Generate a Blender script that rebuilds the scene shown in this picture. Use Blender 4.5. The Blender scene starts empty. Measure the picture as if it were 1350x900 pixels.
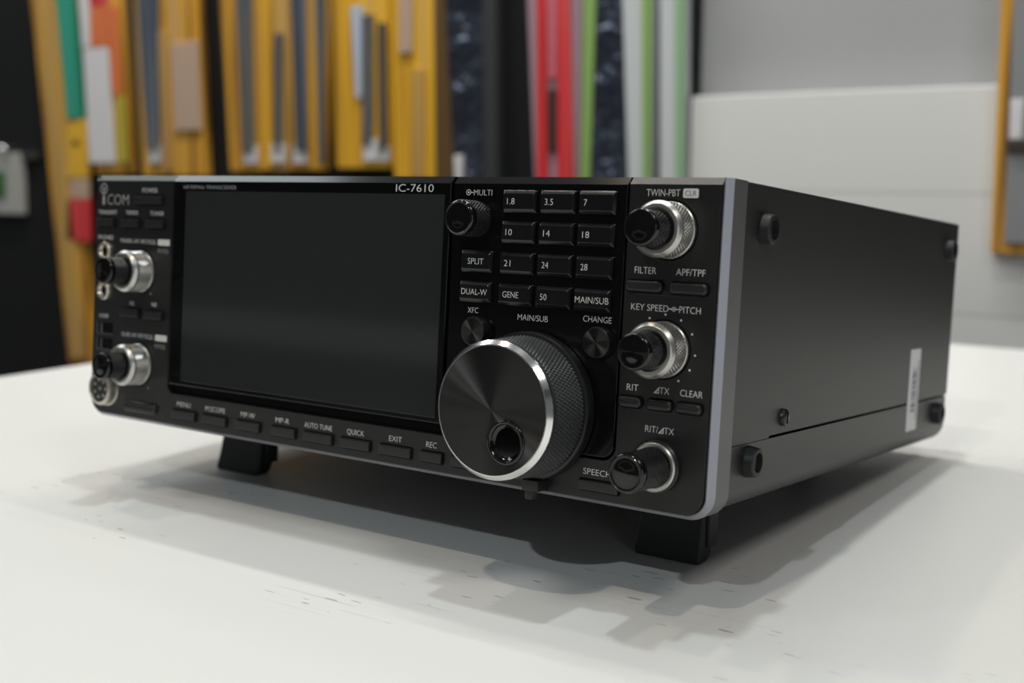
import bpy, bmesh, math, random
from mathutils import Vector, Matrix
random.seed(7)
scn = bpy.context.scene
COL = scn.collection
PI = math.pi
TABLE = 0.75                      # height of the table top above the floor

# ------------------------------------------------------------------ camera
cam_d = bpy.data.cameras.new('camera')
cam = bpy.data.objects.new('camera', cam_d)
COL.objects.link(cam)
cam_d.sensor_width = 36.0
cam_d.lens = 36.0 * 1587.1 / 1350.0
R_ = Vector((0.823397, 0.567465, 0.000746))
D_ = Vector((0.079432, -0.113954, -0.990306))
F_ = Vector((-0.561878, 0.815474, -0.138904))
rot = Matrix((R_, -D_, -F_)).transposed().to_4x4()
cam.matrix_world = Matrix.Translation((0.340114, -0.420367, TABLE + 0.154492)) @ rot
cam_d.clip_start = 0.01
cam_d.dof.use_dof = True
cam_d.dof.focus_distance = 0.450
cam_d.dof.aperture_fstop = cam_d.lens / 5.3
scn.camera = cam

# ------------------------------------------------------------------ light
scn.view_settings.view_transform = 'Standard'
scn.view_settings.look = 'None'
scn.view_settings.exposure = -0.2
scn.view_settings.gamma = 1.0
scn.view_settings.use_curve_mapping = False
world = bpy.data.worlds.new('world')
scn.world = world
world.use_nodes = True
world.node_tree.nodes['Background'].inputs[0].default_value = (0.93, 0.97, 1.0, 1)
world.node_tree.nodes['Background'].inputs[1].default_value = 0.16

def lamp(name, x, y, z, sx, sy, power, colour):
    d = bpy.data.lights.new(name, 'AREA')
    d.shape = 'RECTANGLE'
    d.size, d.size_y = sx, sy
    d.energy = power
    d.color = colour
    o = bpy.data.objects.new(name, d)
    o.location = (x, y, z)
    COL.objects.link(o)
    return o

COOL = (0.86, 0.96, 1.0)
WARM = (1.0, 0.86, 0.70)
NEUT = (1.0, 0.97, 0.92)
CEIL = 2.65
# shop ceiling: small LED panels almost straight above the table and along the aisle
# row almost straight above the table, row behind the photographer, row near the opposite wall
lamp('ceiling_lamp', 0.02, 0.17, CEIL, 0.05, 0.05, 8.2, COOL)
lamp('ceiling_lamp', -0.72, 0.13, CEIL, 0.05, 0.05, 4.4, WARM)
lamp('ceiling_lamp', 0.05, -0.85, CEIL, 0.05, 0.05, 7.4, WARM)
lamp('ceiling_lamp', -0.78, -0.85, CEIL, 0.05, 0.05, 2.0, COOL)
lamp('ceiling_lamp', 0.25, -2.2, CEIL, 0.06, 0.06, 24, COOL)
lamp('ceiling_lamp', -2.3, -0.05, CEIL, 1.3, 1.1, 21, COOL)
lamp('ceiling_lamp', 1.35, -0.55, CEIL, 0.6, 0.6, 12, NEUT)  # added fill, brightens the right side of the table
# added fills washing the back wall, then a cool panel for bright reflections
for x_ in (-1.7, -0.9, -0.1):
    o_ = lamp('wall_fill_lamp', x_, 0.62, CEIL, 0.7, 0.12, 18, NEUT)
    o_.rotation_euler = (math.radians(48), 0, 0)
o_ = lamp('cool_reflection_light', 2.75, -1.9, 1.15, 1.2, 1.5, 9, (0.86, 0.92, 1.0))  # added for the bright bezel and dial ring reflections; source itself unseen
o_.rotation_euler = (math.radians(90), 0, math.radians(55))

# ------------------------------------------------------------------ materials
def mat(name, col, rough=0.5, metal=0.0, spec=0.5, bump=None, vary=None, coat=0.0, aniso=0.0):
    m = bpy.data.materials.new(name)
    m.use_nodes = True
    nt = m.node_tree
    b = nt.nodes['Principled BSDF']
    b.inputs['Base Color'].default_value = (*col, 1)
    b.inputs['Roughness'].default_value = rough
    b.inputs['Metallic'].default_value = metal
    b.inputs['Specular IOR Level'].default_value = spec
    b.inputs['Coat Weight'].default_value = coat
    b.inputs['Coat Roughness'].default_value = 0.05
    tc = nt.nodes.new('ShaderNodeTexCoord')
    if bump:
        n = nt.nodes.new('ShaderNodeTexNoise')
        n.inputs['Scale'].default_value = bump[0]
        n.inputs['Detail'].default_value = 3
        bp = nt.nodes.new('ShaderNodeBump')
        bp.inputs['Strength'].default_value = bump[1]
        bp.inputs['Distance'].default_value = bump[2] if len(bump) > 2 else 0.0002
        nt.links.new(tc.outputs['Object'], n.inputs['Vector'])
        nt.links.new(n.outputs['Fac'], bp.inputs['Height'])
        nt.links.new(bp.outputs['Normal'], b.inputs['Normal'])
    if vary:                      # (scale, other colour)
        n = nt.nodes.new('ShaderNodeTexNoise')
        n.inputs['Scale'].default_value = vary[0]
        n.inputs['Detail'].default_value = 4
        mx = nt.nodes.new('ShaderNodeMix')
        mx.data_type = 'RGBA'
        mx.inputs['A'].default_value = (*col, 1)
        mx.inputs['B'].default_value = (*vary[1], 1)
        nt.links.new(tc.outputs['Object'], n.inputs['Vector'])
        nt.links.new(n.outputs['Fac'], mx.inputs['Factor'])
        nt.links.new(mx.outputs['Result'], b.inputs['Base Color'])
    return m

M = {}
M['matte'] = mat('matte_black_plastic', (0.0085, 0.0085, 0.008), 0.36, spec=0.45, bump=(4000, 0.25))
M['gloss'] = mat('gloss_black_plastic', (0.003, 0.003, 0.0035), 0.13, spec=0.28)
M['screen'] = mat('screen_glass', (0.020, 0.0215, 0.0215), 0.08, spec=0.8)
M['key'] = mat('key_plastic', (0.006, 0.006, 0.0065), 0.22, spec=0.5)
M['button'] = mat('button_rubber', (0.012, 0.012, 0.012), 0.38, spec=0.5)
M['case'] = mat('case_paint', (0.021, 0.021, 0.020), 0.42, spec=0.55, bump=(2500, 0.2))
M['dark'] = mat('dark_gap', (0.003, 0.003, 0.003), 0.8, spec=0.1)
M['bezel'] = mat('gunmetal_bezel', (0.17, 0.17, 0.175), 0.45, metal=0.55, bump=(3000, 0.12))
M['bright'] = mat('bright_edge', (0.30, 0.302, 0.33), 0.34, metal=0.7)
M['silver'] = mat('satin_silver', (0.52, 0.51, 0.48), 0.30, metal=0.9)
M['chrome'] = mat('polished_ring', (0.86, 0.86, 0.85), 0.16, metal=1.0)
M['nickel'] = mat('nickel_connector', (0.70, 0.66, 0.57), 0.28, metal=0.9)
M['knob'] = mat('knob_black', (0.010, 0.0105, 0.011), 0.34, spec=0.5)
M['grip'] = mat('dial_grip_rubber', (0.034, 0.037, 0.038), 0.42, spec=0.5)
M['cap'] = mat('knob_cap_gloss', (0.003, 0.003, 0.003), 0.06, spec=0.6)
M['rubber'] = mat('black_rubber', (0.012, 0.014, 0.014), 0.48, spec=0.4)
M['ink'] = mat('caption_ink', (0.62, 0.62, 0.59), 0.6)
M['dimink'] = mat('caption_ink_grey', (0.30, 0.30, 0.29), 0.6)
M['label'] = mat('white_sticker', (0.72, 0.73, 0.74), 0.5)
M['barcode'] = mat('sticker_print', (0.10, 0.11, 0.14), 0.6)

def face_material():
    m = mat('turned_metal_face', (0.058, 0.058, 0.056), 0.43, metal=1.0)
    nt = m.node_tree
    b = nt.nodes['Principled BSDF']
    b.inputs['Anisotropic'].default_value = 1.0
    t = nt.nodes.new('ShaderNodeTangent')
    t.direction_type = 'RADIAL'
    t.axis = 'Y'
    nt.links.new(t.outputs[0], b.inputs['Tangent'])
    return m
M['turned'] = face_material()

# ------------------------------------------------------------------ helpers
def tag(o, label=None, cat=None, group=None, kind=None):
    if label: o['label'] = label
    if cat: o['category'] = cat
    if group: o['group'] = group
    if kind: o['kind'] = kind
    return o

def link(name, bm, material, parent=None, smooth=35):
    bmesh.ops.recalc_face_normals(bm, faces=bm.faces[:])
    me = bpy.data.meshes.new(name)
    bm.to_mesh(me)
    bm.free()
    me.materials.append(material)
    for p in me.polygons:
        p.use_smooth = True
    me.set_sharp_from_angle(angle=math.radians(smooth))
    o = bpy.data.objects.new(name, me)
    COL.objects.link(o)
    w = o.modifiers.new('weighted_normal', 'WEIGHTED_NORMAL')
    w.keep_sharp = True
    w.weight = 80
    if parent: o.parent = parent
    return o

def empty(name, loc, rx=0.0):
    o = bpy.data.objects.new(name, None)
    o.empty_display_size = 0.02
    o.location = loc
    o.rotation_euler = (rx, 0, 0)
    COL.objects.link(o)
    return o

def box_bm(x0, x1, y0, y1, z0, z1, bevel=0.0, seg=2, bm=None):
    bm = bm or bmesh.new()
    r = bmesh.ops.create_cube(bm, size=1.0)
    vs = r['verts']
    for v in vs:
        v.co = Vector(((x0 + x1) / 2 + v.co.x * (x1 - x0), (y0 + y1) / 2 + v.co.y * (y1 - y0), (z0 + z1) / 2 + v.co.z * (z1 - z0)))
    if bevel > 0:
        es = list({e for v in vs for e in v.link_edges})
        bmesh.ops.bevel(bm, geom=es, offset=bevel, segments=seg, profile=0.5, affect='EDGES', clamp_overlap=True)
    return bm

# everything on the radio is given in millimetres on its own front panel:
# x from its left edge, y back from its front face, z up from its lower edge
BX, BY, BZ = 170.0, 57.0, -30.5
def mm(bm):
    for v in bm.verts:
        v.co = Vector(((v.co.x - BX) * .001, (v.co.y - BY) * .001, (v.co.z - BZ) * .001))
    return bm

def part(name, bm, material, parent, smooth=35):
    return link(name, mm(bm), material, parent, smooth)

def rrect(x0, x1, z0, z1, r=(0, 0, 0, 0), seg=6):
    """outline, counter-clockwise seen from the front; r for lower left, lower right, upper right, upper left"""
    if not isinstance(r, (tuple, list)): r = (r,) * 4
    out = []
    for (cx, cz, rr, a0) in ((x0 + r[0], z0 + r[0], r[0], PI), (x1 - r[1], z0 + r[1], r[1], 1.5 * PI),
                             (x1 - r[2], z1 - r[2], r[2], 0), (x0 + r[3], z1 - r[3], r[3], .5 * PI)):
        if rr <= 0:
            out.append((cx, cz))
        else:
            for k in range(seg + 1):
                a = a0 + .5 * PI * k / seg
                out.append((cx + rr * math.cos(a), cz + rr * math.sin(a)))
    return out

def plate(outline, y0, y1, bevel=0.0, seg=2, bm=None, pick=None):
    """prism of an xz outline from its front y0 to its back y1, front edge bevelled"""
    bm = bm or bmesh.new()
    f = [bm.verts.new((x, y0, z)) for x, z in outline]
    b = [bm.verts.new((x, y1, z)) for x, z in outline]
    n = len(f)
    bm.faces.new(f)
    bm.faces.new(b[::-1])
    for i in range(n):
        bm.faces.new((f[i], b[i], b[(i + 1) % n], f[(i + 1) % n]))
    if bevel > 0:
        es = []
        for i in range(n):
            e = bm.edges.get((f[i], f[(i + 1) % n]))
            if pick is None or pick(f[i].co, f[(i + 1) % n].co): es.append(e)
        bmesh.ops.bevel(bm, geom=es, offset=bevel, segments=seg, profile=0.5, affect='EDGES', clamp_overlap=True)
    return bm

def loft(loops, bm=None, cap0=True, cap1=True):
    bm = bm or bmesh.new()
    rows = [[bm.verts.new(c) for c in l] for l in loops]
    n = len(rows[0])
    for a, b in zip(rows, rows[1:]):
        for i in range(n):
            bm.faces.new((a[i], a[(i + 1) % n], b[(i + 1) % n], b[i]))
    if cap0: bm.faces.new(rows[0][::-1])
    if cap1: bm.faces.new(rows[-1])
    return bm

def lathe(cx, cz, prof, n=64, bm=None, cap0=True, cap1=True):
    """revolve (y, r) pairs about the axis that stands on the front panel at (cx, cz)"""
    loops = [[(cx + r * math.cos(2 * PI * i / n), y, cz + r * math.sin(2 * PI * i / n)) for i in range(n)] for y, r in prof]
    return loft(loops, bm, cap0, cap1)

def knurl(cx, cz, y0, y1, r0, r1, rows, cols, amp, bm=None):
    """a band of small diamond pyramids from y0 (radius r0) to y1 (radius r1)"""
    loops = []
    for j in range(rows + 1):
        t = j / rows
        y, r = y0 + (y1 - y0) * t, r0 + (r1 - r0) * t
        up = lambda i: amp if (0 < j < rows and j % 2 and i % 2 == (j // 2) % 2) else 0
        loops.append([(cx + (r + up(i)) * math.cos(2 * PI * i / cols), y, cz + (r + up(i)) * math.sin(2 * PI * i / cols)) for i in range(cols)])
    return loft(loops, bm)

def lathe_x(x_prof, cy, cz, n=40, bm=None):
    loops = [[(x, cy + r * math.cos(2 * PI * i / n), cz + r * math.sin(2 * PI * i / n)) for i in range(n)] for x, r in x_prof]
    return loft(loops, bm)

def text_bm(body, x0, x1, zb, cap, y, upright=True):
    """lettering fitted between x0 and x1 with its baseline at zb and capitals `cap` high"""
    c = bpy.data.curves.new('t', 'FONT')
    c.body = body
    c.size = 1.0
    c.extrude = 0.012
    c.offset = -0.010
    c.resolution_u = 3
    o = bpy.data.objects.new('t', c)
    COL.objects.link(o)
    dg = bpy.context.evaluated_depsgraph_get()
    me = bpy.data.meshes.new_from_object(o.evaluated_get(dg))
    bm = bmesh.new()
    bm.from_mesh(me)
    bpy.data.objects.remove(o)
    bpy.data.curves.remove(c)
    bpy.data.meshes.remove(me)
    xs = [v.co.x for v in bm.verts]
    lo, hi = min(xs), max(xs)
    k = (x1 - x0) / (hi - lo)
    s = cap / CAPH
    for v in bm.verts:
        v.co = Vector((x0 + (v.co.x - lo) * k, y - v.co.z * 3.0, zb + v.co.y * s))
    return bm

def cap_height():
    c = bpy.data.curves.new('t', 'FONT')
    c.body = 'H'
    o = bpy.data.objects.new('t', c)
    COL.objects.link(o)
    dg = bpy.context.evaluated_depsgraph_get()
    me = bpy.data.meshes.new_from_object(o.evaluated_get(dg))
    h = max(v.co.y for v in me.vertices)
    bpy.data.objects.remove(o)
    bpy.data.curves.remove(c)
    bpy.data.meshes.remove(me)
    return h
CAPH = cap_height()

def grow(bm, geo):
    """append another bmesh to bm"""
    me = bpy.data.meshes.new('tmp')
    geo.to_mesh(me)
    geo.free()
    bm.from_mesh(me)
    bpy.data.meshes.remove(me)
    return bm

# ------------------------------------------------------------------ setting
def sbox(name, x0, x1, y0, y1, z0, z1, m, kind='structure', bevel=0.0):
    return tag(link(name, box_bm(x0, x1, y0, y1, z0, z1, bevel), m), kind=kind)

M['floor'] = mat('grey_floor', (0.20, 0.19, 0.18), 0.6, vary=(3, (0.16, 0.155, 0.15)))
M['grey_wall'] = mat('grey_wall', (0.36, 0.365, 0.37), 0.5, vary=(2.0, (0.31, 0.315, 0.32)))
M['front_wall'] = mat('front_wall', (0.10, 0.10, 0.10), 0.6, vary=(1.5, (0.06, 0.06, 0.065)))
M['black_board'] = mat('black_board', (0.006, 0.006, 0.006), 0.6, spec=0.25)

def tile_material():
    m = mat('white_wall_tiles', (0.66, 0.655, 0.635), 0.42, spec=0.4)
    nt = m.node_tree
    b = nt.nodes['Principled BSDF']
    tc = nt.nodes.new('ShaderNodeTexCoord')
    sep = nt.nodes.new('ShaderNodeSeparateXYZ')
    nt.links.new(tc.outputs['Object'], sep.inputs[0])
    fac = None
    for z in (0.881, 0.741, 0.60):
        d = nt.nodes.new('ShaderNodeMath'); d.operation = 'SUBTRACT'; d.inputs[1].default_value = z
        nt.links.new(sep.outputs['Z'], d.inputs[0])
        a = nt.nodes.new('ShaderNodeMath'); a.operation = 'ABSOLUTE'
        nt.links.new(d.outputs[0], a.inputs[0])
        l = nt.nodes.new('ShaderNodeMath'); l.operation = 'LESS_THAN'; l.inputs[1].default_value = 0.0018
        nt.links.new(a.outputs[0], l.inputs[0])
        if fac is None: fac = l
        else:
            s = nt.nodes.new('ShaderNodeMath'); s.operation = 'ADD'
            nt.links.new(fac.outputs[0], s.inputs[0]); nt.links.new(l.outputs[0], s.inputs[1])
            fac = s
    mx = nt.nodes.new('ShaderNodeMix'); mx.data_type = 'RGBA'
    mx.inputs['A'].default_value = (0.66, 0.655, 0.635, 1)
    mx.inputs['B'].default_value = (0.52, 0.515, 0.50, 1)
    nt.links.new(fac.outputs[0], mx.inputs['Factor'])
    nt.links.new(mx.outputs['Result'], b.inputs['Base Color'])
    return m
M['tiles'] = tile_material()

sbox('floor', -4.0, 3.0, -2.5, 1.4, -0.06, 0.0, M['floor'])
sbox('wall_back', -4.0, 3.0, 1.065, 1.20, 0.0, 2.7, M['grey_wall'])
sbox('wall_right', 3.0, 3.1, -2.6, 1.2, 0.0, 2.7, M['front_wall'])  # unseen dark wall, added to cut side light on the case
sbox('trim_4', 0.13, 3.0, 1.02, 1.10, 0.0, 2.3, M['black_board'])               # unseen black board, added to keep the case side's reflection dark
sbox('wall_front', -4.0, 3.0, -2.6, -2.5, 0.0, 2.7, M['front_wall'])
sbox('trim_3', -4.0, 3.0, -2.5, -2.47, 0.77, 0.87, M['tiles'])                  # pale band added on the opposite wall for its reflection in the screen
sbox('trim_1', -4.0, -0.378, 1.04, 1.10, 0.0, 2.3, M['black_board'])          # black display boards behind the packets
sbox('trim_2', -0.376, 0.128, 1.03, 1.10, 0.0, 1.003, M['tiles'], bevel=0.003)   # white wall facing under the grey wall

# ------------------------------------------------------------------ table
def table_material():
    m = mat('white_laminate', (0.80, 0.80, 0.775), 0.38, spec=0.42)
    nt = m.node_tree
    b = nt.nodes['Principled BSDF']
    tc = nt.nodes.new('ShaderNodeTexCoord')
    last = None
    base = nt.nodes.new('ShaderNodeTexNoise')
    base.inputs['Scale'].default_value = 3.0
    nt.links.new(tc.outputs['Object'], base.inputs['Vector'])
    mx = nt.nodes.new('ShaderNodeMix'); mx.data_type = 'RGBA'
    mx.inputs['A'].default_value = (0.815, 0.81, 0.78, 1)
    mx.inputs['B'].default_value = (0.775, 0.775, 0.755, 1)
    nt.links.new(base.outputs['Fac'], mx.inputs['Factor'])
    last = mx
    # a few long hairline scratches and short scuffs: stretched noise, thresholded, only in worn patches
    wear = nt.nodes.new('ShaderNodeTexNoise')
    wear.inputs['Scale'].default_value = 7.0
    wear.inputs['Detail'].default_value = 1.0
    nt.links.new(tc.outputs['Object'], wear.inputs['Vector'])
    wr = nt.nodes.new('ShaderNodeMapRange')
    wr.inputs['From Min'].default_value = 0.55
    wr.inputs['From Max'].default_value = 0.60
    nt.links.new(wear.outputs['Fac'], wr.inputs['Value'])
    for (ang, sx, sy, lo, hi, col) in ((0.5, 10, 620, 0.83, 0.88, (0.66, 0.66, 0.64)), (-0.9, 14, 800, 0.83, 0.88, (0.66, 0.66, 0.64)),
                                       (0.75, 90, 480, 0.865, 0.885, (0.36, 0.36, 0.35)), (1.9, 85, 520, 0.865, 0.885, (0.45, 0.45, 0.43))):
        mp = nt.nodes.new('ShaderNodeMapping')
        mp.inputs['Rotation'].default_value = (0, 0, ang)
        mp.inputs['Scale'].default_value = (sx, sy, 1)
        nt.links.new(tc.outputs['Object'], mp.inputs['Vector'])
        n = nt.nodes.new('ShaderNodeTexNoise')
        n.noise_dimensions = '2D'
        n.inputs['Scale'].default_value = 1.0
        n.inputs['Detail'].default_value = 0.0
        nt.links.new(mp.outputs[0], n.inputs['Vector'])
        r = nt.nodes.new('ShaderNodeMapRange')
        r.inputs['From Min'].default_value = lo
        r.inputs['From Max'].default_value = hi
        nt.links.new(n.outputs['Fac'], r.inputs['Value'])
        g = nt.nodes.new('ShaderNodeMath'); g.operation = 'MULTIPLY'
        nt.links.new(r.outputs[0], g.inputs[0]); nt.links.new(wr.outputs[0], g.inputs[1])
        k = nt.nodes.new('ShaderNodeMix'); k.data_type = 'RGBA'
        k.inputs['B'].default_value = (*col, 1)
        nt.links.new(last.outputs['Result'], k.inputs['A'])
        nt.links.new(g.outputs[0], k.inputs['Factor'])
        last = k
    nt.links.new(last.outputs['Result'], b.inputs['Base Color'])
    return m
M['laminate'] = table_material()
M['table_edge'] = mat('table_edge_band', (0.62, 0.61, 0.58), 0.5)
M['table_leg'] = mat('grey_steel_leg', (0.25, 0.25, 0.26), 0.4, metal=0.6)

TX0, TX1, TY0, TY1 = -0.497, 0.80, -0.60, 0.705
tab = tag(empty('display_table', (0.15, 0.05, 0.0)), 'white laminate table with fine scratches under the black radio', 'table')
def tpart(name, bm, m):
    for v in bm.verts: v.co -= Vector((0.15, 0.05, 0.0))
    return link(name, bm, m, tab)
def table_outline(g):
    return rrect(TX0 + g, TX1 - g, TY0 + g, TY1 - g, 0.04, 8)
tpart('table_top', loft([[(x, y, TABLE - 0.004) for x, y in table_outline(0)], [(x, y, TABLE - 0.001) for x, y in table_outline(0.0006)],
                         [(x, y, TABLE) for x, y in table_outline(0.003)]]), M['laminate'])
tpart('edge_band', loft([[(x, y, TABLE - 0.03) for x, y in table_outline(0.0005)], [(x, y, TABLE - 0.004) for x, y in table_outline(0.0005)]]), M['table_edge'])
for lx in (TX0 + 0.07, TX1 - 0.07):
    for ly in (TY0 + 0.07, TY1 - 0.07):
        tpart('leg', box_bm(lx - .025, lx + .025, ly - .025, ly + .025, 0.0, TABLE - 0.03, 0.004), M['table_leg'])

# ------------------------------------------------------------------ the radio
TILT = math.radians(5.0)
radio = tag(empty('radio_transceiver', (0, 0, TABLE), -TILT),
            'black amateur radio transceiver with a large screen and tuning dial on white table', 'radio')

# case ------------------------------------------------------------
def u_outline(x0, x1, z0, z1, r):
    return rrect(x0, x1, z0, z1, (r, r, 1.2, 1.2), 8)
cover = plate(rrect(1.4, 338.6, 26.0, 118.2, (0, 0, 1.2, 1.2), 3), 14, 299)
grow(cover, box_bm(1.4, 338.6, 14, 50.5, 25.15, 26.0))
part('case_cover', cover, M['case'], radio)
part('case_bottom', plate(rrect(1.4, 338.6, 0.5, 24.9, (10, 10, 0, 0), 8), 14, 297, 0), M['case'], radio)
part('chassis', box_bm(3, 337, 16, 296, 12, 60), M['dark'], radio)
part('rear_panel', plate(rrect(3, 337, 3, 116.5, (8, 8, 1, 1)), 297, 301), M['matte'], radio)

# bezel: a U of gunmetal with a bright sloping front edge -----------
def u_path(n=8):
    r = 9.5
    pts = [((0, 118.0), (-1, 0)), ((0, r), (-1, 0))]
    for k in range(1, n):
        a = PI + .5 * PI * k / n
        pts.append(((r + r * math.cos(a), r + r * math.sin(a)), (math.cos(a), math.sin(a))))
    pts += [((r, 0), (0, -1)), ((340 - r, 0), (0, -1))]
    for k in range(1, n):
        a = 1.5 * PI + .5 * PI * k / n
        pts.append(((340 - r + r * math.cos(a), r + r * math.sin(a)), (math.cos(a), math.sin(a))))
    pts += [((340, r), (1, 0)), ((340, 118.0), (1, 0))]
    return pts
def u_section(spec):
    """sweep a closed section [(inward, y)] along the U; inward is shallower along the bottom"""
    bm = bmesh.new()
    rows = []
    for (p, nn) in u_path():
        k = abs(nn[0]) * 1.0 + abs(nn[1]) * 0.62
        k = k / (abs(nn[0]) + abs(nn[1]))
        rows.append([bm.verts.new((p[0] - nn[0] * d * k, y, p[1] - nn[1] * d * k)) for d, y in spec])
    m_ = len(spec)
    for a, b in zip(rows, rows[1:]):
        for i in range(m_):
            bm.faces.new((a[i], a[(i + 1) % m_], b[(i + 1) % m_], b[i]))
    bm.faces.new(rows[0]); bm.faces.new(rows[-1][::-1])
    return bm
part('bezel', u_section([(0.0, 3.0), (0.0, 13.6), (1.2, 15.0), (6.0, 15.0), (6.0, 4.0), (0.6, 3.0)]), M['bezel'], radio, 25)
part('bezel_edge', u_section([(0.02, 2.7), (0.02, 3.6), (3.1, 3.6), (3.0, 0.9), (2.4, 0.7)]), M['bright'], radio, 20)
part('bezel_top', plate([(3, 114), (337, 114), (337, 118.1), (3, 118.1)], 6, 15), M['matte'], radio)

# front panel ---------------------------------------------------------
fp = []
for x, z in rrect(2.6, 336.8, 1.7, 118.2, (8, 7.6, 0, 0), 8):
    fp.append((x, z))
# rrect order: lower-left arc, lower-right arc, upper right, upper left -> insert the notch along the top
notch = [(301.4, 118.2)] + [(301.4, 22.0)] + [(301.4 - 5.5 + 5.5 * math.cos(-a), 22.0 - 5.5 * math.sin(a)) for a in [PI * .5 * k / 6 for k in range(1, 7)]] \
      + [(62.0, 16.5), (59.6, 18.9), (59.6, 118.2)]
fp = fp[:-1] + notch + fp[-1:]
istop = lambda a, b: a.z > 117 and b.z > 117
bm = plate(fp, 0.0, 12.0)
bm.edges.ensure_lookup_table()
top = [e for e in bm.edges if all(abs(v.co.z - 118.2) < .01 and abs(v.co.y) < .01 for v in e.verts)]
bmesh.ops.bevel(bm, geom=top, offset=2.6, segments=1, profile=0.5, affect='EDGES')
rest = [e for e in bm.edges if all(abs(v.co.y) < .001 for v in e.verts) and not all(v.co.z > 115 for v in e.verts)]
bmesh.ops.bevel(bm, geom=rest, offset=0.35, segments=2, profile=0.5, affect='EDGES')
panel = part('front_panel', bm, M['matte'], radio, 30)
part('panel_backing', box_bm(58, 303, 2.2, 12, 15, 117.5), M['dark'], radio)

def topped(outline, y0, y1, bev_top, bev):
    bm = plate(outline, y0, y1)
    zt = max(z for x, z in outline)
    t = [e for e in bm.edges if all(abs(v.co.z - zt) < .01 and abs(v.co.y - y0) < .01 for v in e.verts)]
    bmesh.ops.bevel(bm, geom=t, offset=bev_top, segments=1, profile=0.5, affect='EDGES')
    r = [e for e in bm.edges if all(abs(v.co.y - y0) < .001 for v in e.verts) and not all(v.co.z > zt - bev_top - .1 for v in e.verts)]
    bmesh.ops.bevel(bm, geom=r, offset=bev, segments=3, profile=0.5, affect='EDGES')
    return bm
display = part('display_surround', topped(rrect(60.3, 222.6, 20.6, 118.2, (.8, .8, 0, 0), 4), -0.7, 10, 2.8, 1.0), M['gloss'], radio)
part('display_screen', plate(rrect(69.4, 219.9, 23.0, 111.0, .6, 3), -0.95, 0.5, 0.15), M['screen'], display)
keypad = part('keypad_panel', topped(rrect(223.4, 300.6, 17.3, 118.2, (.8, 5, 0, 0), 6), 0.1, 10, 2.8, 0.5), M['gloss'], radio)

# captions ----------------------------------------------------------
def caption(body, x0, x1, zb, cap, y=-0.02, m='ink', parent=None):
    return part('caption', text_bm(body, x0, x1, zb, cap, y), M[m], parent or radio, 60)

LT = 2.35
caption('POWER', 37.3, 48.4, 110.0, 2.1)
caption('TRANSMIT', 4.6, 18.9, 99.2, 2.0)
caption('TIMER', 25.5, 34.7, 99.3, 2.0)
caption('TUNER', 43.4, 53.2, 99.3, 2.0)
caption('PHONES', 5.2, 16.6, 86.9, 2.1)
caption('MAIN AF-RF/SQL', 22.4, 48.6, 85.8, 2.0)
caption('RF/SQL', 49.9, 57.6, 81.9, 1.9, m='dimink')
caption('NB', 30.2, 33.6, 55.8, 2.0)
caption('NR', 46.6, 50.2, 56.2, 2.0)
caption('USB', 7.5, 14.3, 48.6, 1.9)
caption('SUB AF-RF/SQL', 25.1, 48.6, 40.7, 2.0)
caption('RF/SQL', 49.5, 57.3, 36.8, 1.9, m='dimink')
for (bx0, bx1, bz0, bz1) in ((49.6, 58.0, 85.3, 88.2), (49.6, 58.0, 40.2, 43.1)):
    part('caption_box', plate(rrect(bx0, bx1, bz0, bz1, .5, 3), -0.06, 0.2), M['ink'], radio)
for (t, a, b) in (('MENU', 66.7, 75.9), ('M.SCOPE', 86.2, 99.2), ('MP-W', 109.6, 118.4), ('MP-R', 131.4, 139.6), ('AUTO TUNE', 148.8, 164.8),
                  ('QUICK', 173.3, 182.7), ('EXIT', 196.3, 202.9), ('REC', 215.6, 220.8)):
    caption(t, a, b, 10.9, 2.25)
caption('SPEECH', 288.7, 300.2, 10.6, 2.2)
caption('HF/50MHz TRANSCEIVER', 67.6, 102.4, 112.0, 1.6, y=-0.72, m='dimink', parent=display)
caption('IC-7610', 194.8, 214.0, 111.9, 3.0, y=-0.72, parent=display)
caption('MULTI', 233.2, 241.8, 110.9, 2.2, y=0.08, parent=keypad)
caption('XFC', 232.9, 237.9, 65.7, 2.15, y=0.08, parent=keypad)
caption('MAIN/SUB', 256.4, 269.9, 64.5, 2.2, y=0.08, parent=keypad)
caption('CHANGE', 285.1, 296.9, 65.9, 2.2, y=0.08, parent=keypad)
caption('TWIN-PBT', 308.2, 321.2, 111.5, 2.4)
part('caption_box', plate(rrect(322.3, 328.2, 111.0, 114.2, .6, 3), -0.06, 0.2), M['ink'], radio)
part('caption', text_bm('CLR', 323.1, 327.4, 111.7, 1.8, -0.08), M['matte'], radio, 60)
caption('FILTER', 305.2, 313.7, 84.4, 2.35)
caption('APF/TPF', 321.4, 332.5, 84.4, 2.35)
caption('KEY SPEED', 304.6, 319.3, 71.5, 2.3)
caption('PITCH', 323.5, 331.6, 71.5, 2.3)
caption('RIT', 304.7, 309.3, 42.9, 2.3)
caption('TX', 317.7, 321.5, 42.9, 2.3)
caption('CLEAR', 325.7, 334.2, 42.9, 2.3)
caption('RIT/', 313.0, 318.0, 29.0, 2.3)
caption('TX', 320.4, 324.2, 29.0, 2.3)
def triangle_bm(x0, x1, z, h, y=-0.05):
    """open right-angled triangle mark"""
    bm = bmesh.new()
    o = [(x0, z), (x1, z), (x1, z + h)]
    i = [(x0 + .95, z + .32), (x1 - .3, z + .32), (x1 - .3, z + h - .85)]
    for k in range(3):
        q = [o[k], o[(k + 1) % 3], i[(k + 1) % 3], i[k]]
        f = [bm.verts.new((a, y, c)) for a, c in q]
        bm.faces.new(f)
    r = bmesh.ops.extrude_face_region(bm, geom=bm.faces[:])
    for v in r['geom']:
        if isinstance(v, bmesh.types.BMVert): v.co.y += 0.12
    return bm
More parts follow.
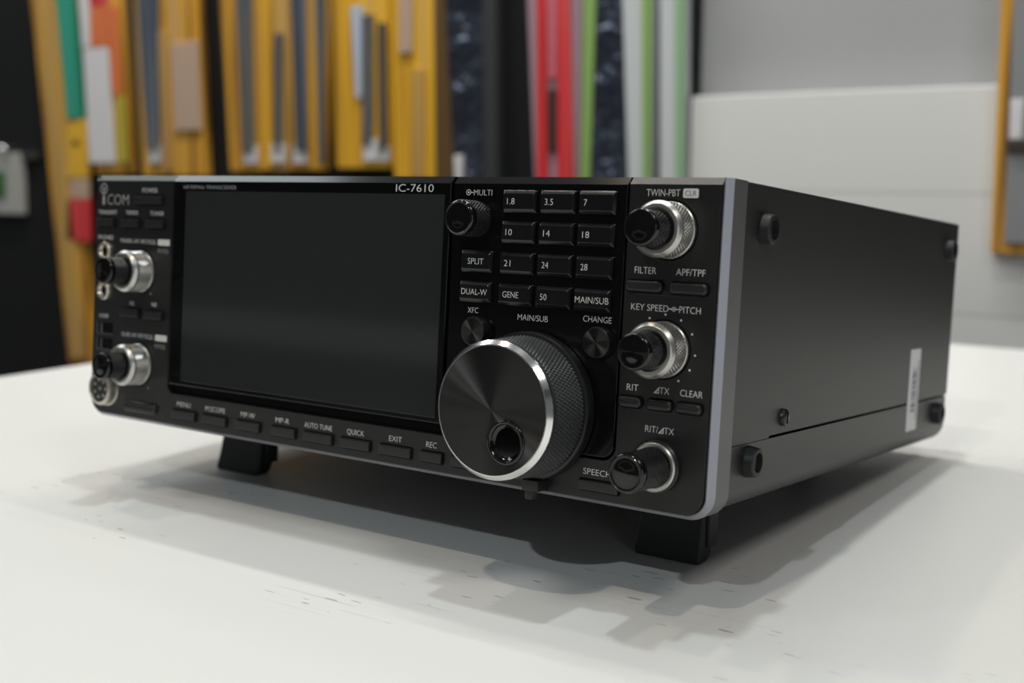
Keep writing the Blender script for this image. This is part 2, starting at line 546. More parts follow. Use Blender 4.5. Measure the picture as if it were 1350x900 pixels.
part('caption_mark', triangle_bm(315.4, 317.5, 42.9, 2.3), M['ink'], radio, 60)
part('caption_mark', triangle_bm(318.1, 320.2, 29.0, 2.3), M['ink'], radio, 60)
def ring_mark(cx, cz, r, y, lines=()):
    bm = bmesh.new()
    n = 24
    for (ra, rb) in ((r * .78, r), (0.001, r * .38)):
        loft([[(cx + q * math.cos(2 * PI * i / n), yy, cz + q * math.sin(2 * PI * i / n)) for i in range(n)] for q, yy in ((ra, y - .05), (rb, y - .05), (rb, y + .1))], bm, False, False)
    for a, b in lines:
        box_bm(a, b, y - .05, y + .1, cz - .16, cz + .16, 0, bm=bm)
    return bm
part('caption_mark', ring_mark(230.7, 112.0, 1.15, 0.05, ((231.9, 232.9),)), M['ink'], keypad, 60)
part('caption_mark', ring_mark(321.4, 72.65, 0.8, 0.0, ((319.5, 320.6), (322.2, 323.3))), M['ink'], radio, 60)

# maker's mark: slim rounded capitals with a ring over the first one
part('maker_mark', text_bm('COM', 11.3, 27.4, 103.9, 5.0, -0.02), M['dimink'], radio, 60)
bm = box_bm(7.6, 9.3, -0.08, 0.05, 103.9, 108.2, 0)
n = 28
for (cx_, cz_, ra, rb) in ((8.4, 111.6, 2.1, 2.7), (8.4, 111.6, .3, .9)):
    loft([[(cx_ + q * math.cos(2 * PI * i / n), yy, cz_ + q * math.sin(2 * PI * i / n)) for i in range(n)] for q, yy in ((ra, -.05), (rb, -.05), (rb, .1))], bm, False, False)
box_bm(8.1, 8.7, -0.08, 0.05, 108.6, 110.8, 0, bm=bm)
part('maker_mark', bm, M['dimink'], radio, 60)

# keys and buttons -----------------------------------------------------
def key(x0, x1, z0, z1, text, tx0=None, tx1=None):
    x0, x1 = x0 + .5, x1 + .5                     # the faces stand proud of the panel
    bm = loft([[(x, y, z) for x, z in rrect(x0 + g, x1 - g, z0 + h, z1 - h, .5, 3)] for g, h, y in ((0, 0, 0.3), (0, 0, -0.7), (.2, .2, -1.0), (.8, 1.25, -1.9), (1.1, 1.5, -2.0))])
    k = part('band_key' if text[0].isdigit() or text == 'GENE' else 'function_key', bm, M['key'], keypad, 25)
    n_ = len(text)
    if tx0 is None: tx0, tx1 = x0 + 2.6, x0 + 2.6 + {'1.8': 3.4, '3.5': 3.6, '7': 1.3}.get(text, 2.9 if n_ == 2 else 7.2)
    part('key_caption', text_bm(text, tx0, tx1, (z0 + z1) / 2 - 1.15, 2.3, -1.98), M['ink'], k, 60)
gx = ((247.2, 262.3), (264.1, 279.3), (280.9, 296.2))
gz = ((104.5, 113.0), (93.0, 101.4), (81.4, 89.7), (69.7, 77.9))
names = (('1.8', '3.5', '7'), ('10', '14', '18'), ('21', '24', '28'), ('GENE', '50', 'MAIN/SUB'))
for r_, (z0, z1) in enumerate(gz):
    for c_, (x0, x1) in enumerate(gx):
        t = names[r_][c_]
        if t == 'MAIN/SUB': key(x0, x1, z0, z1, t, x0 + 1.5, x1 + .2)
        else: key(x0, x1, z0, z1, t)
key(228.9, 243.6, 81.4, 89.9, 'SPLIT', 233.3, 240.7)
key(228.8, 243.7, 69.9, 78.0, 'DUAL-W', 230.9, 243.0)

def flat_button(x0, x1, z0, z1, h=1.5, r=.4, name='push_button', m='button', well=True):
    if well:
        part('button_well', plate(rrect(x0 - .55, x1 + .55, z0 - .5, z1 + .5, r + .3, 3), -0.02, 0.3), M['dark'], radio)
    bm = loft([[(x, y, z) for x, z in rrect(x0 + g, x1 - g, z0 + g, z1 - g, max(r - g * .5, .15), 4)] for g, y in ((0, .3), (0, -h + .4), (.15, -h + .12), (.5, -h))])
    return part(name, bm, M[m], radio, 30)
for (a, b) in ((64.2, 80.2), (85.2, 100.8), (107.6, 122.3), (129.6, 144.1), (149.3, 165.7), (170.6, 186.7), (192.0, 208.5), (213.5, 224.4), (229.0, 240.0)):
    flat_button(a, b, 5.2, 9.3)
flat_button(287.6, 304.0, 5.0, 8.7)
flat_button(33.6, 52.8, 104.6, 108.2, 2.0)
flat_button(5.6, 18.0, 93.4, 97.2, 2.0)
flat_button(24.0, 36.6, 93.4, 97.2, 2.0)
flat_button(42.2, 54.4, 93.4, 97.2, 2.0)
flat_button(25.0, 38.4, 50.2, 54.2, 2.0)
flat_button(42.6, 55.2, 50.2, 54.2, 2.0)
def pill_row(pills, z0, z1):
    x0, x1 = pills[0][0] + 3, pills[-1][1] - 3
    part('button_surround', plate(rrect(x0, x1, z0 - 1.0, z0 + 1.2, .9, 4), -0.35, 0.3, .25), M['matte'], radio)
    for a, b in pills:
        part('button_well', plate(rrect(a - .4, b + .4, z0 - .4, z1 + .4, 1.7, 6), -0.4, 0.3), M['dark'], radio)
        bm = loft([[(x, y, z) for x, z in rrect(a + g, b - g, z0 + g, z1 - g, 1.5 - g * .6, 6)] for g, y in ((0, .3), (0, -1.3), (.2, -1.7), (.6, -1.95), (1.1, -2.0))])
        part('pill_button', bm, M['button'], radio, 40)
pill_row(((302.7, 316.9), (319.9, 334.1)), 78.0, 81.9)
pill_row(((302.1, 311.4), (313.6, 323.3), (324.9, 334.6)), 37.1, 40.8)

# infrared / long button under the left knob
part('rest_button', loft([[(x, y, z) for x, z in rrect(29 + g, 52.5 - g, 4.9 + g, 9.9 - g, 2.3 - g * .5, 6)] for g, y in ((0, .3), (0, -.8), (.3, -1.2), (.8, -1.4))]), M['button'], radio)

# round push buttons with turned faces
def round_button(cx, cz, r):
    b = part('round_button', lathe(cx, cz, ((.2, r), (-3.4, r), (-3.8, r - .15), (-4.0, r - .5)), 48), M['knob'], keypad)
    part('button_face', lathe(cx, cz, ((-3.95, r - .5), (-4.03, r - .55), (-4.04, .02)), 48), M['turned'], b)
    part('button_well', lathe(cx, cz, ((.3, r + .8), (.02, r + .8)), 48), M['dark'], keypad)
round_button(238.4, 58.9, 5.6)
round_button(293.1, 58.9, 5.65)

# knobs --------------------------------------------------------------
def dual_knob(cx, cz, name='dual_knob'):
    ring = lathe(cx, cz, ((.2, 9.9), (-1.2, 9.9), (-1.5, 9.6)), 64)
    knurl(cx, cz, -1.5, -8.6, 9.35, 9.25, 12, 100, .5, ring)
    lathe(cx, cz, ((-8.6, 9.5), (-9.2, 9.75), (-9.9, 9.75), (-11.0, 9.0), (-11.4, 8.5), (-11.4, 7.3), (-8.0, 7.2)), 64, ring)
    k = part(name, ring, M['silver'], radio, 20)
    inner = lathe(cx, cz, ((-5, 6.0), (-12.0, 6.0)), 48)
    knurl(cx, cz, -12.0, -19.6, 5.9, 5.9, 12, 64, .42, inner)
    part('inner_knob', inner, M['knob'], k, 15)
    part('knob_cap', lathe(cx, cz, ((-19.4, 6.2), (-20.6, 6.45), (-21.4, 6.35), (-22.0, 6.0), (-22.2, 5.5), (-22.0, 5.1), (-22.3, 3.2), (-22.45, .02)), 56), M['cap'], k, 50)
    part('knob_seat', lathe(cx, cz, ((.25, 10.6), (-.03, 10.6)), 64), M['dark'], radio)
    return k
dual_knob(318.3, 99.8)
dual_knob(318.3, 58.4)
dual_knob(38.3, 72.5)
dual_knob(38.3, 28.0)
def tick(cx, cz, r=.38):
    part('scale_dot', lathe(cx, cz, ((.1, r), (-.06, r)), 12), M['ink'], radio)
for a in (120, 90, 60, 30, -5, -31, -58): tick(318.3 + 12.2 * math.cos(math.radians(a)), 58.4 + 12.2 * math.sin(math.radians(a)))
tick(45.5, 62.2); tick(45.7, 17.2)

def plain_knob(cx, cz, r, y0, h, par):
    b = lathe(cx, cz, ((.2, r * .98), (y0 - 1.0, r * .98)), 64)
    knurl(cx, cz, y0 - 1.0, -h + 2.6, r - .1, r - .15, 2 * max(6, int((h + y0) / 1.3)), 72, .42, b)
    k = part('control_knob', b, M['knob'], par, 15)
    part('knob_cap', lathe(cx, cz, ((-h + 2.8, r), (-h + 1.6, r + .15), (-h + .8, r + .05), (-h + .25, r - .35), (-h, r - .9), (-h + .3, r - 1.3), (-h, r * .5), (-h - .15, .02)), 56), M['cap'], k, 50)
    return k
plain_knob(235.4, 101.8, 6.75, 0, 12.3, keypad)
# RIT knob on its dark skirt with a silver ring
skirt = part('knob_skirt', lathe(318.3, 17.4, ((.2, 9.5), (-2.0, 9.5), (-2.6, 9.0), (-2.6, 8.2)), 64), M['knob'], radio)
part('silver_ring', lathe(318.3, 17.4, ((-2.4, 8.7), (-3.2, 8.7), (-3.7, 8.2), (-3.7, 7.4), (-2.6, 7.3)), 64), M['silver'], skirt, 30)
plain_knob(318.3, 17.4, 6.85, -3.0, 22.5, radio)

# main tuning dial ------------------------------------------------------
DX, DZ = 264.5, 32.9
body = lathe(DX, DZ, ((.2, 26.0), (-5.2, 26.0)), 96)
knurl(DX, DZ, -5.2, -21.3, 25.9, 24.6, 22, 212, .75, body)
lathe(DX, DZ, ((-21.3, 25.0), (-22.6, 24.9), (-23.2, 24.5)), 96, body)
dial = part('tuning_dial', body, M['grip'], radio, 12)
fl = lathe(DX, DZ, ((-.6, 27.9), (-3.6, 27.9), (-4.6, 27.4), (-4.9, 26.4), (-4.9, 25.0)), 120)
part('dial_flange', fl, M['knob'], dial, 30)
part('dial_ring', lathe(DX, DZ, ((-22.9, 24.6), (-23.4, 25.25), (-24.2, 25.25), (-26.0, 23.75), (-26.0, 23.3), (-24.5, 23.3)), 128), M['chrome'], dial, 25)
# turned face with the hole for the finger rest
FX, FZ, FR = 271.5, 22.2, 8.0
bm = bmesh.new()
oo = [bm.verts.new((DX + 23.45 * math.cos(2 * PI * i / 128), -25.85, DZ + 23.45 * math.sin(2 * PI * i / 128))) for i in range(128)]
ii = [bm.verts.new((FX + FR * math.cos(2 * PI * i / 64), -25.85, FZ + FR * math.sin(2 * PI * i / 64))) for i in range(64)]
es = [bm.edges.new((oo[i], oo[(i + 1) % 128])) for i in range(128)] + [bm.edges.new((ii[i], ii[(i + 1) % 64])) for i in range(64)]
bmesh.ops.triangle_fill(bm, use_beauty=True, use_dissolve=False, edges=es)
r = bmesh.ops.extrude_face_region(bm, geom=bm.faces[:])
for v in r['geom']:
    if isinstance(v, bmesh.types.BMVert): v.co.y += 1.2
part('dial_face', bm, M['turned'], dial, 25)
rest_ = part('finger_rest', lathe(FX, FZ, ((-24.6, FR), (-25.9, FR + .1), (-26.4, FR - .15), (-26.6, FR - .7), (-26.4, FR - 1.3), (-25.4, FR - 1.7)), 64, cap1=False), M['cap'], dial, 50)
part('finger_hollow', lathe(FX, FZ, ((-24.6, FR - 1.0), (-25.6, FR - 1.5), (-25.0, FR - 2.3), (-23.8, FR - 3.6), (-22.9, FR - 5.2), (-22.6, .02)), 64), M['cap'], rest_, 60)
# brake lever under the dial
lv = box_bm(266.2, 273.5, -6.5, 0.2, 2.0, 6.4, .6)
grow(lv, box_bm(267.4, 271.0, -6.2, -2.0, -1.2, 3.0, .7))
part('brake_lever', lv, M['button'], radio)

# sockets on the left -----------------------------------------------------
for (cx, cz) in ((11.3, 81.2), (11.2, 62.0)):
    j = part('headphone_jack', lathe(cx, cz, ((.2, 4.6), (-1.2, 4.6), (-1.8, 4.2), (-1.8, 3.0), (-.6, 2.4), (-.2, 2.3)), 40, cap1=False), M['nickel'], radio, 30)
    part('jack_hole', lathe(cx, cz, ((.2, 2.5), (-.25, 2.45)), 32), M['dark'], j)
for z0 in (41.0, 33.2):
    u = part('usb_port', plate(rrect(6.6, 18.2, z0, z0 + 5.4, .3, 2), -0.05, .3), M['dark'], radio)
    bm = box_bm(6.4, 18.4, -.35, .2, z0 - .35, z0, 0)
    box_bm(6.4, 6.8, -.35, .2, z0, z0 + 5.4, 0, bm=bm)
    part('port_shell', bm, M['bezel'], u)
    part('port_glint', box_bm(9.6, 10.2, -.5, .2, z0 + .6, z0 + 5.0, .1), M['silver'], u)  # silver bar shaped as the bright glint in the port
mic = part('microphone_socket', lathe(15.6, 14.3, ((.2, 8.6), (-.9, 8.6), (-1.1, 8.2), (-4.6, 8.1), (-5.4, 7.7), (-5.5, 6.7), (-4.0, 6.5)), 56, cap1=False), M['nickel'], radio, 30)
part('socket_insert', lathe(15.6, 14.3, ((-1.0, 6.6), (-4.4, 6.6), (-4.6, 6.3)), 48), M['button'], mic)
for k in range(8):
    a = 2 * PI * k / 7
    px_, pz_ = (15.6, 14.3) if k == 7 else (15.6 + 4.3 * math.cos(a), 14.3 + 4.3 * math.sin(a))
    part('socket_pin', lathe(px_, pz_, ((-4.4, .75), (-4.75, .75), (-4.75, .35)), 12), M['nickel'], mic)

# case fittings on the right side -------------------------------------------
for (cy, cz) in ((33.0, 102.3), (279.5, 103.4), (31.5, 18.4), (277.5, 17.2)):
    bo = part('side_foot', lathe_x(((338.0, 5.9), (340.0, 5.7), (342.4, 5.4), (342.9, 5.0), (343.0, 4.4), (343.0, 3.7), (341.0, 3.5)), cy, cz), M['rubber'], radio, 30)
    part('foot_screw', lathe_x(((340.4, 3.6), (341.2, 3.3), (341.5, 2.4), (341.2, 1.0), (341.2, .02)), cy, cz, 24), M['knob'], bo)
sc = part('case_screw', lathe_x(((338.4, 3.4), (339.4, 3.4), (340.2, 3.0), (340.6, 2.2), (340.7, .02)), 62.9, 32.0, 28), M['knob'], radio)
part('screw_slot', box_bm(340.55, 340.85, 62.5, 63.3, 29.8, 34.2, .1), M['dark'], sc)
st = part('barcode_sticker', box_bm(338.5, 338.85, 226.6, 243.6, 11.6, 52.6), M['label'], radio)
st['label'] = 'white barcode sticker across the case seam'
bm = bmesh.new()
z = 21.0
while z < 43.5:
    w_ = random.choice((.3, .5, .8))
    box_bm(338.8, 338.95, 231.5, 238.5, z, z + w_, 0, bm=bm)
    z += w_ + random.choice((.35, .5, .8))
z = 17.0
while z < 47:
    box_bm(338.8, 338.95, 240.0, 241.6, z, z + .9, 0, bm=bm)
    z += 1.7
part('barcode', bm, M['barcode'], st)

# stands and feet underneath ---------------------------------------------------
def stand(x0, x1):
    """fold-out stand: tapering slab with rounded edges leaning forward a little"""
    loops = []
    # (z, y front, y back, side inset)
    for z, yf, yb, g in ((1.0, 63.5, 79.0, 1.0), (-14, 60.6, 74.0, .6), (-24, 58.8, 70.0, .2), (-28.4, 57.6, 68.5, 0), (-30.1, 57.6, 67.2, .5), (-30.48, 58.6, 66.0, 1.4)):
        dz = (yf + yb) / 2
        loops.append([(x, y, z + (y - 57) * .0875 * (1 if z < -27 else 0)) for x, y in rrect(x0 + g, x1 - g, yf, yb, (1.6, 1.6, 2.2, 2.2), 4)])
    s = part('front_stand', loft(loops), M['rubber'], radio, 40)
    bm = box_bm(x1 - 1.2, x1 + .9, 63.5, 72.0, -24, -4, .7)
    part('stand_rib', bm, M['rubber'], s)
stand(280.5, 310.2)
stand(30.6, 61.0)
for x in (70, 270):
    zt = -30.5 + (270 - 57) * math.tan(TILT)
    bm = loft([[(x + r * math.cos(2 * PI * i / 32), 268 + r * math.sin(2 * PI * i / 32), z + (r * math.sin(2 * PI * i / 32) - 2) * math.tan(TILT) * (1 if z < -5 else 0)) for i in range(32)]
               for z, r in ((1.0, 9), (-6, 8.4), (zt + .1, 7.8))])
    part('rear_foot', bm, M['rubber'], radio)
for o in radio.children_recursive:
    if o.name.split('.')[0] in ('dual_knob', 'silver_ring') and o.name.startswith('dual'): o['label'] = 'knurled silver ring with a black inner knob'

# ------------------------------------------------------------------ hanging packets
C_ = {}
def colmat(name, col, rough=0.45, **k):
    if name not in C_: C_[name] = mat(name, col, rough, **k)
    return C_[name]
YEL = colmat('yellow_card', (0.62, 0.36, 0.03), 0.4, vary=(9, (0.52, 0.29, 0.04)))
YEL2 = colmat('golden_card', (0.66, 0.42, 0.035), 0.4)
TAN = colmat('tan_card', (0.47, 0.31, 0.14), 0.45, vary=(14, (0.40, 0.24, 0.07)))
PINK = colmat('pinkish_label', (0.44, 0.31, 0.225), 0.5)
ROD = colmat('grey_rods', (0.12, 0.14, 0.16), 0.18, metal=0.55)
ROD2 = colmat('blue_grey_rods', (0.17, 0.20, 0.26), 0.16, metal=0.55)
WHITE = colmat('white_plastic', (0.62, 0.60, 0.60), 0.4)
GREYW = colmat('pale_grey_plastic', (0.50, 0.52, 0.53), 0.4)
RED = colmat('red_card', (0.52, 0.03, 0.035), 0.4)
ORANGE = colmat('orange_label', (0.62, 0.16, 0.05), 0.45)
OLIVE = colmat('olive_strip', (0.42, 0.34, 0.04), 0.45)
TEAL = colmat('teal_card', (0.03, 0.28, 0.19), 0.45)
GREEN = colmat('green_card', (0.22, 0.36, 0.10), 0.45)
GREEN2 = colmat('pale_green_edge', (0.24, 0.40, 0.22), 0.45)
MAUVE = colmat('mauve_grey_sleeve', (0.33, 0.22, 0.26), 0.35)
ROSE = colmat('rose_label', (0.50, 0.12, 0.15), 0.4)
DARK = colmat('dark_slot', (0.03, 0.02, 0.02), 0.5)
BROWN = colmat('brown_sleeve', (0.10, 0.055, 0.02), 0.4)
CHAR = colmat('charcoal_sleeve', (0.035, 0.038, 0.04), 0.4)
CRINKLE = colmat('crinkled_black_film', (0.05, 0.06, 0.085), 0.17, metal=0.6, spec=0.9, bump=(17, 1.0, 0.03))  # bluish base tint puts cool highlights into the film colour
GLOSSW = colmat('painted_sleeve_gloss', (0.42, 0.47, 0.56), 0.2)  # opaque blue-white colour painted as gloss on a clear sleeve
DGREEN = colmat('dark_green_card', (0.05, 0.10, 0.04), 0.5)

def streaks(m, cols, scale=60):
    nt = m.node_tree
    b = nt.nodes['Principled BSDF']
    tc = nt.nodes.new('ShaderNodeTexCoord')
    mp = nt.nodes.new('ShaderNodeMapping')
    mp.inputs['Scale'].default_value = (scale, scale, 1.6)
    n = nt.nodes.new('ShaderNodeTexNoise')
    n.inputs['Scale'].default_value = 1.0
    n.inputs['Detail'].default_value = 2.0
    cr = nt.nodes.new('ShaderNodeValToRGB')
    for i, (p, c) in enumerate(cols):
        e = cr.color_ramp.elements[i] if i < 2 else cr.color_ramp.elements.new(p)
        e.position = p
        e.color = (*c, 1)
    nt.links.new(tc.outputs['Object'], mp.inputs['Vector'])
    nt.links.new(mp.outputs[0], n.inputs['Vector'])
    nt.links.new(n.outputs['Fac'], cr.inputs['Fac'])
    nt.links.new(cr.outputs['Color'], b.inputs['Base Color'])
streaks(YEL, ((.34, (.13, .06, .012)), (.45, (.46, .22, .03)), (.55, (.62, .31, .022)), (.65, (.46, .27, .09)), (.74, (.50, .38, .28))))  # brown first stop stands in for shade between packets; others are print and contents
streaks(YEL2, ((.32, (.34, .15, .018)), (.44, (.62, .32, .022)), (.58, (.72, .40, .025)), (.70, (.52, .32, .11))))
streaks(TAN, ((.30, (.30, .16, .05)), (.50, (.44, .26, .09)), (.65, (.52, .30, .05)), (.75, (.42, .32, .23))))
streaks(RED, ((.30, (.40, .02, .03)), (.50, (.56, .03, .035)), (.65, (.60, .06, .06)), (.78, (.50, .20, .22))))
streaks(ROD, ((.30, (.05, .055, .06)), (.50, (.12, .14, .16)), (.60, (.20, .21, .22)), (.72, (.30, .24, .16))), 90)
streaks(ROD2, ((.30, (.06, .07, .09)), (.50, (.16, .19, .25)), (.60, (.24, .27, .33)), (.72, (.33, .28, .2))), 90)

def slab(xt0, xt1, xb0, xb1, zt, zb, y0, y1, r=.002):
    """upright slab: left/right x at the top and at the bottom, front y0, back y1"""
    bm = bmesh.new()
    o = [(xb0, zb), (xb1, zb), (xt1, zt), (xt0, zt)]
    f = [bm.verts.new((x, y0, z)) for x, z in o]
    b = [bm.verts.new((x, y1, z)) for x, z in o]
    bm.faces.new(f); bm.faces.new(b[::-1])
    for i in range(4): bm.faces.new((f[i], b[i], b[(i + 1) % 4], f[(i + 1) % 4]))
    bmesh.ops.bevel(bm, geom=bm.edges[:], offset=r, segments=2, profile=0.5, affect='EDGES', clamp_overlap=True)
    return bm

def packet(label, card, col, bits, group='packets hanging on the black display boards', name='hanging_packet', y=1.022):
    """a hung packet: backing card against the board, and what shows on and in it"""
    xt0, xt1, xb0, xb1, zt, zb = card
    cx, cz = (xt0 + xt1 + xb0 + xb1) / 4, zb
    t = tag(empty(name, (cx, 1.04, cz)), label, 'packet', group)
    def put(nm, bm, m):
        for v in bm.verts: v.co -= Vector((cx, 1.04, cz))
        return link(nm, bm, m, t)
    put('backing_card', slab(*card, y, 1.0395), col)
    for nm, q, m in bits:
        if nm == 'rod_bundle':
            a0, a1, b0, b1, zt_, zb_ = q
            bm = bmesh.new()
            k = max(2, int(round((a1 - a0) / .011)))
            for i in range(k):
                ta, tb = (i + .5) / k, (i + .5) / k
                r = (a1 - a0) / k * .48
                top_, bot_ = Vector((a0 + (a1 - a0) * ta, y - .004, zt_)), Vector((b0 + (b1 - b0) * tb, y - .004, zb_))
                loft([[(p.x + r * math.cos(2 * PI * j / 12), p.y + r * math.sin(2 * PI * j / 12), p.z) for j in range(12)] for p in (bot_, top_)], bm)
            put(nm, bm, m)
        else:
            put(nm, slab(*q, y - .005, y + .002, .0015), m)
    return t

packet('leftmost yellow packet, with a red patch beside the radio top left corner',
       (-1.7941, -1.7065, -1.7215, -1.6400, 1.358, 0.534), YEL,
       [('strip', (-1.7666, -1.7250, -1.7069, -1.6600, 1.356, 0.546), TAN), ('front_card', (-1.6791, -1.6200, -1.6913, -1.6235, 1.003, 0.894), YEL2),
        ('label', (-1.6788, -1.6253, -1.6818, -1.6281, 0.892, 0.854), PINK), ('red_label', (-1.6937, -1.6235, -1.7004, -1.6296, 0.854, 0.773), RED),
        ('hang_hole', (-1.6671, -1.6462, -1.6682, -1.6473, 0.966, 0.952), DARK)])
packet('narrow teal packet between the leftmost yellow packet and the white one',
       (-1.7045, -1.6578, -1.678, -1.6457, 1.351, 1.005), TEAL, [], y=1.014)
packet('packet with a long white sleeve, an orange label and a red strip on its right',
       (-1.650, -1.5180, -1.6075, -1.5085, 1.341, 0.902), YEL,
       [('white_strip', (-1.6307, -1.5970, -1.6250, -1.6010, 1.339, 1.134), WHITE), ('white_sleeve', (-1.6230, -1.5510, -1.6184, -1.5454, 1.132, 0.921), WHITE), ('red_label', (-1.5955, -1.5470, -1.5960, -1.5480, 1.337, 1.207), RED),
        ('orange_label', (-1.5963, -1.5480, -1.5998, -1.5480, 1.206, 1.134), ORANGE), ('red_strip', (-1.5454, -1.5177, -1.5445, -1.5198, 1.203, 1.045), ORANGE),
        ('olive_strip', (-1.5322, -1.5120, -1.5382, -1.5100, 1.043, 0.921), OLIVE)])
packet('yellow packet of blue grey rods with pinkish label, left of the wide black gap',
       (-1.4790, -1.3129, -1.4720, -1.3044, 1.321, 0.898), YEL,
       [('rod_bundle', (-1.4650, -1.3987, -1.4462, -1.4211, 1.323, 0.948), ROD2), ('label', (-1.377, -1.31, -1.3756, -1.307, 1.129, 0.977), PINK),
        ('tan_strip', (-1.41, -1.3859, -1.4115, -1.387, 1.152, 0.907), TAN), ('end_cap', (-1.4456, -1.4166, -1.4477, -1.4186, 0.955, 0.921), GREYW)])
packet('yellow packet of grey rods just right of the wide black gap',
       (-1.2588, -1.1543, -1.2415, -1.1612, 1.3, 0.906), YEL,
       [('rod_bundle', (-1.2132, -1.1706, -1.1991, -1.1785, 1.297, 0.939), ROD), ('end_cap', (-1.2011, -1.1702, -1.2024, -1.1714, 0.948, 0.919), WHITE)])
packet('tan packet with one thin grey rod, second right of the wide black gap',
       (-1.1523, -1.0875, -1.1602, -1.1044, 1.289, 0.906), TAN,
       [('rod_bundle', (-1.1208, -1.1042, -1.1277, -1.1132, 1.128, 0.938), ROD), ('end_cap', (-1.1361, -1.1063, -1.1373, -1.1074, 0.951, 0.92), WHITE),
        ('yellow_edge', (-1.1500, -1.1290, -1.1560, -1.1390, 1.285, 0.91), YEL2)])
packet('yellow packet with blue grey rods just left of the narrow dark gap',
       (-1.0856, -1.001, -1.1032, -1.0246, 1.282, 0.908), YEL,
       [('rod_bundle', (-1.0829, -1.0491, -1.0775, -1.0556, 1.284, 0.94), ROD2), ('end_cap', (-1.0856, -1.0583, -1.0866, -1.0592, 0.948, 0.919), WHITE),
        ('thin_strip', (-1.0298, -1.0089, -1.0294, -1.0189, 1.279, 0.919), ROD)])
packet('bright golden packet with two dark rod bundles, right of the narrow dark gap',
       (-0.9951, -0.8834, -0.9937, -0.8812, 1.271, 0.911), YEL2,
       [('rod_bundle', (-0.9299, -0.9087, -0.9341, -0.9148, 1.144, 0.948), ROD), ('sleeve_gloss', (-0.9554, -0.9324, -0.9478, -0.9352, 1.159, 1.019), GLOSSW),
        ('end_cap', (-0.934, -0.9059, -0.9347, -0.9065, 0.956, 0.922), WHITE), ('rod_bundle', (-0.8990, -0.8845, -0.9000, -0.8850, 1.13, 0.936), ROD),
        ('end_cap', (-0.9020, -0.8830, -0.9020, -0.8830, 0.944, 0.922), GREYW)])
packet('golden packet with a pale label at its top, behind the screen top right corner',
       (-0.8774, -0.796, -0.875, -0.7956, 1.26, 0.894), YEL2,
       [('label', (-0.8574, -0.8321, -0.8591, -0.8344, 1.26, 1.083), PINK), ('tan_strip', (-0.8318, -0.8114, -0.834, -0.8133, 1.059, 0.895), TAN)])
packet('narrow brown packet between the golden packet and the crinkled black one',
       (-0.7931, -0.7805, -0.7946, -0.7593, 1.254, 0.89), BROWN, [])
packet('crinkled shiny black packet between the brown packet and the wide dark gap',
       (-0.7794, -0.7069, -0.7576, -0.7074, 1.25, 0.885), CRINKLE, [('label', (-0.7560, -0.7400, -0.7540, -0.7420, 0.93, 0.89), WHITE)])
packet('plain narrow charcoal packet beside the left crinkled black packet',
       (-0.7064, -0.6843, -0.7055, -0.6808, 1.245, 0.885), CHAR, [])
packet('red packet with a rose label and a dark slot above the keypad',
       (-0.6334, -0.5372, -0.6143, -0.5415, 1.232, 0.87), MAUVE,
       [('red_card', (-0.6105, -0.5969, -0.6088, -0.5901, 1.234, 0.88), RED), ('rose_label', (-0.5967, -0.5739, -0.5900, -0.5769, 1.232, 1.033), ROSE),
        ('slot', (-0.5897, -0.5761, -0.5891, -0.5765, 1.019, 0.933), DARK), ('red_card', (-0.5753, -0.5599, -0.5744, -0.5479, 1.23, 0.881), RED)])
packet('olive green packet tapering down right of the red packet',
       (-0.5356, -0.5145, -0.539, -0.5243, 1.226, 0.886), GREEN, [])
packet('crinkled shiny black packet between the olive green packet and the white one',
       (-0.5135, -0.4822, -0.5233, -0.4664, 1.223, 0.886), CRINKLE, [])
packet('white packet with a green right edge above the right end of the keypad',
       (-0.4807, -0.4300, -0.4635, -0.4281, 1.219, 0.887), GREYW, [('green_edge', (-0.4462, -0.4310, -0.4386, -0.4285, 1.216, 0.887), GREEN)])
packet('pale grey packet with a pale green edge, next to the white wall',
       (-0.4222, -0.3837, -0.4155, -0.3795, 1.213, 0.887), GREYW, [('green_edge', (-0.3986, -0.3837, -0.3899, -0.3795, 1.211, 0.887), GREEN2)])

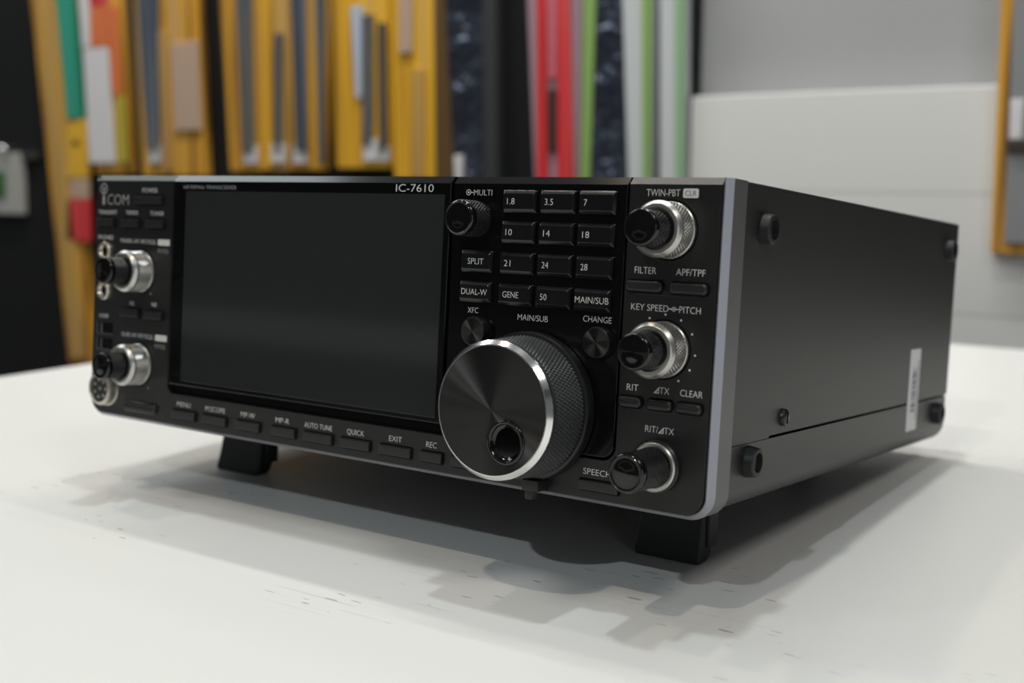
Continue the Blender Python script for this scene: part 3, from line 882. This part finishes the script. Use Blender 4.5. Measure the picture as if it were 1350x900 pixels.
# yellow framed packet on the white wall at the far right
t = tag(empty('framed_packet', (0.044, 1.03, 0.814)), 'yellow framed packet with grey contents hanging on the white wall at right', 'packet')
def fput(nm, bm, m):
    for v in bm.verts: v.co -= Vector((0.044, 1.03, 0.814))
    return link(nm, bm, m, t)
fput('backing_card', slab(0.0044, 0.0848, 0.0112, 0.0768, 1.30, 0.814, 1.014, 1.0295), YEL)
fput('grey_insert', slab(0.0183, 0.0661, 0.0262, 0.0639, 1.29, 0.826, 1.009, 1.016), colmat('grey_insert', (0.22, 0.22, 0.23), 0.4))
fput('white_patch', slab(0.0250, 0.0402, 0.0261, 0.0397, 0.985, 0.941, 1.005, 1.012), WHITE)  # opaque white patch on the insert
fput('dark_band', slab(0.0243, 0.0602, 0.0250, 0.0600, 0.940, 0.926, 1.004, 1.012), DARK)

# price card and rail on the black boards at the far left
t = tag(empty('price_card', (-1.905, 1.04, 0.82)), 'small grey card with a green mark on the black board at far left', 'card')
def cput(nm, bm, m):
    for v in bm.verts: v.co -= Vector((-1.905, 1.04, 0.82))
    return link(nm, bm, m, t)
cput('card', slab(-1.9596, -1.850, -1.9648, -1.8554, 0.942, 0.82, 1.024, 1.0395, .003), colmat('card_grey', (0.36, 0.35, 0.32), 0.5))
cput('green_mark', slab(-1.9397, -1.9007, -1.943, -1.9035, 0.905, 0.855, 1.020, 1.026), colmat('mark_green', (0.04, 0.11, 0.03), 0.5))
t = tag(empty('display_hook', (-1.82, 1.04, 0.936)), 'metal display hook rail with a round end above the grey card', 'hook')
def hput(nm, bm, m):
    for v in bm.verts: v.co -= Vector((-1.82, 1.04, 0.936))
    return link(nm, bm, m, t)
hput('rail', slab(-1.888, -1.7986, -1.8899, -1.7992, 0.944, 0.930, 1.028, 1.0395, .002), colmat('rail_dark', (0.06, 0.06, 0.055), 0.4, metal=0.4))
bm = bmesh.new()
bmesh.ops.create_uvsphere(bm, u_segments=24, v_segments=14, radius=0.009)
for v in bm.verts: v.co += Vector((-1.897, 1.02, 0.95))
hput('highlight_ball', bm, M['chrome'])  # chrome ball shaped as the out-of-focus disc of a highlight
bm = bmesh.new()
loft([[(-1.897 + .003 * math.cos(2 * PI * j / 12), yy, .95 + .003 * math.sin(2 * PI * j / 12)) for j in range(12)] for yy in (1.02, 1.0395)], bm)
hput('stem', bm, M['chrome'])
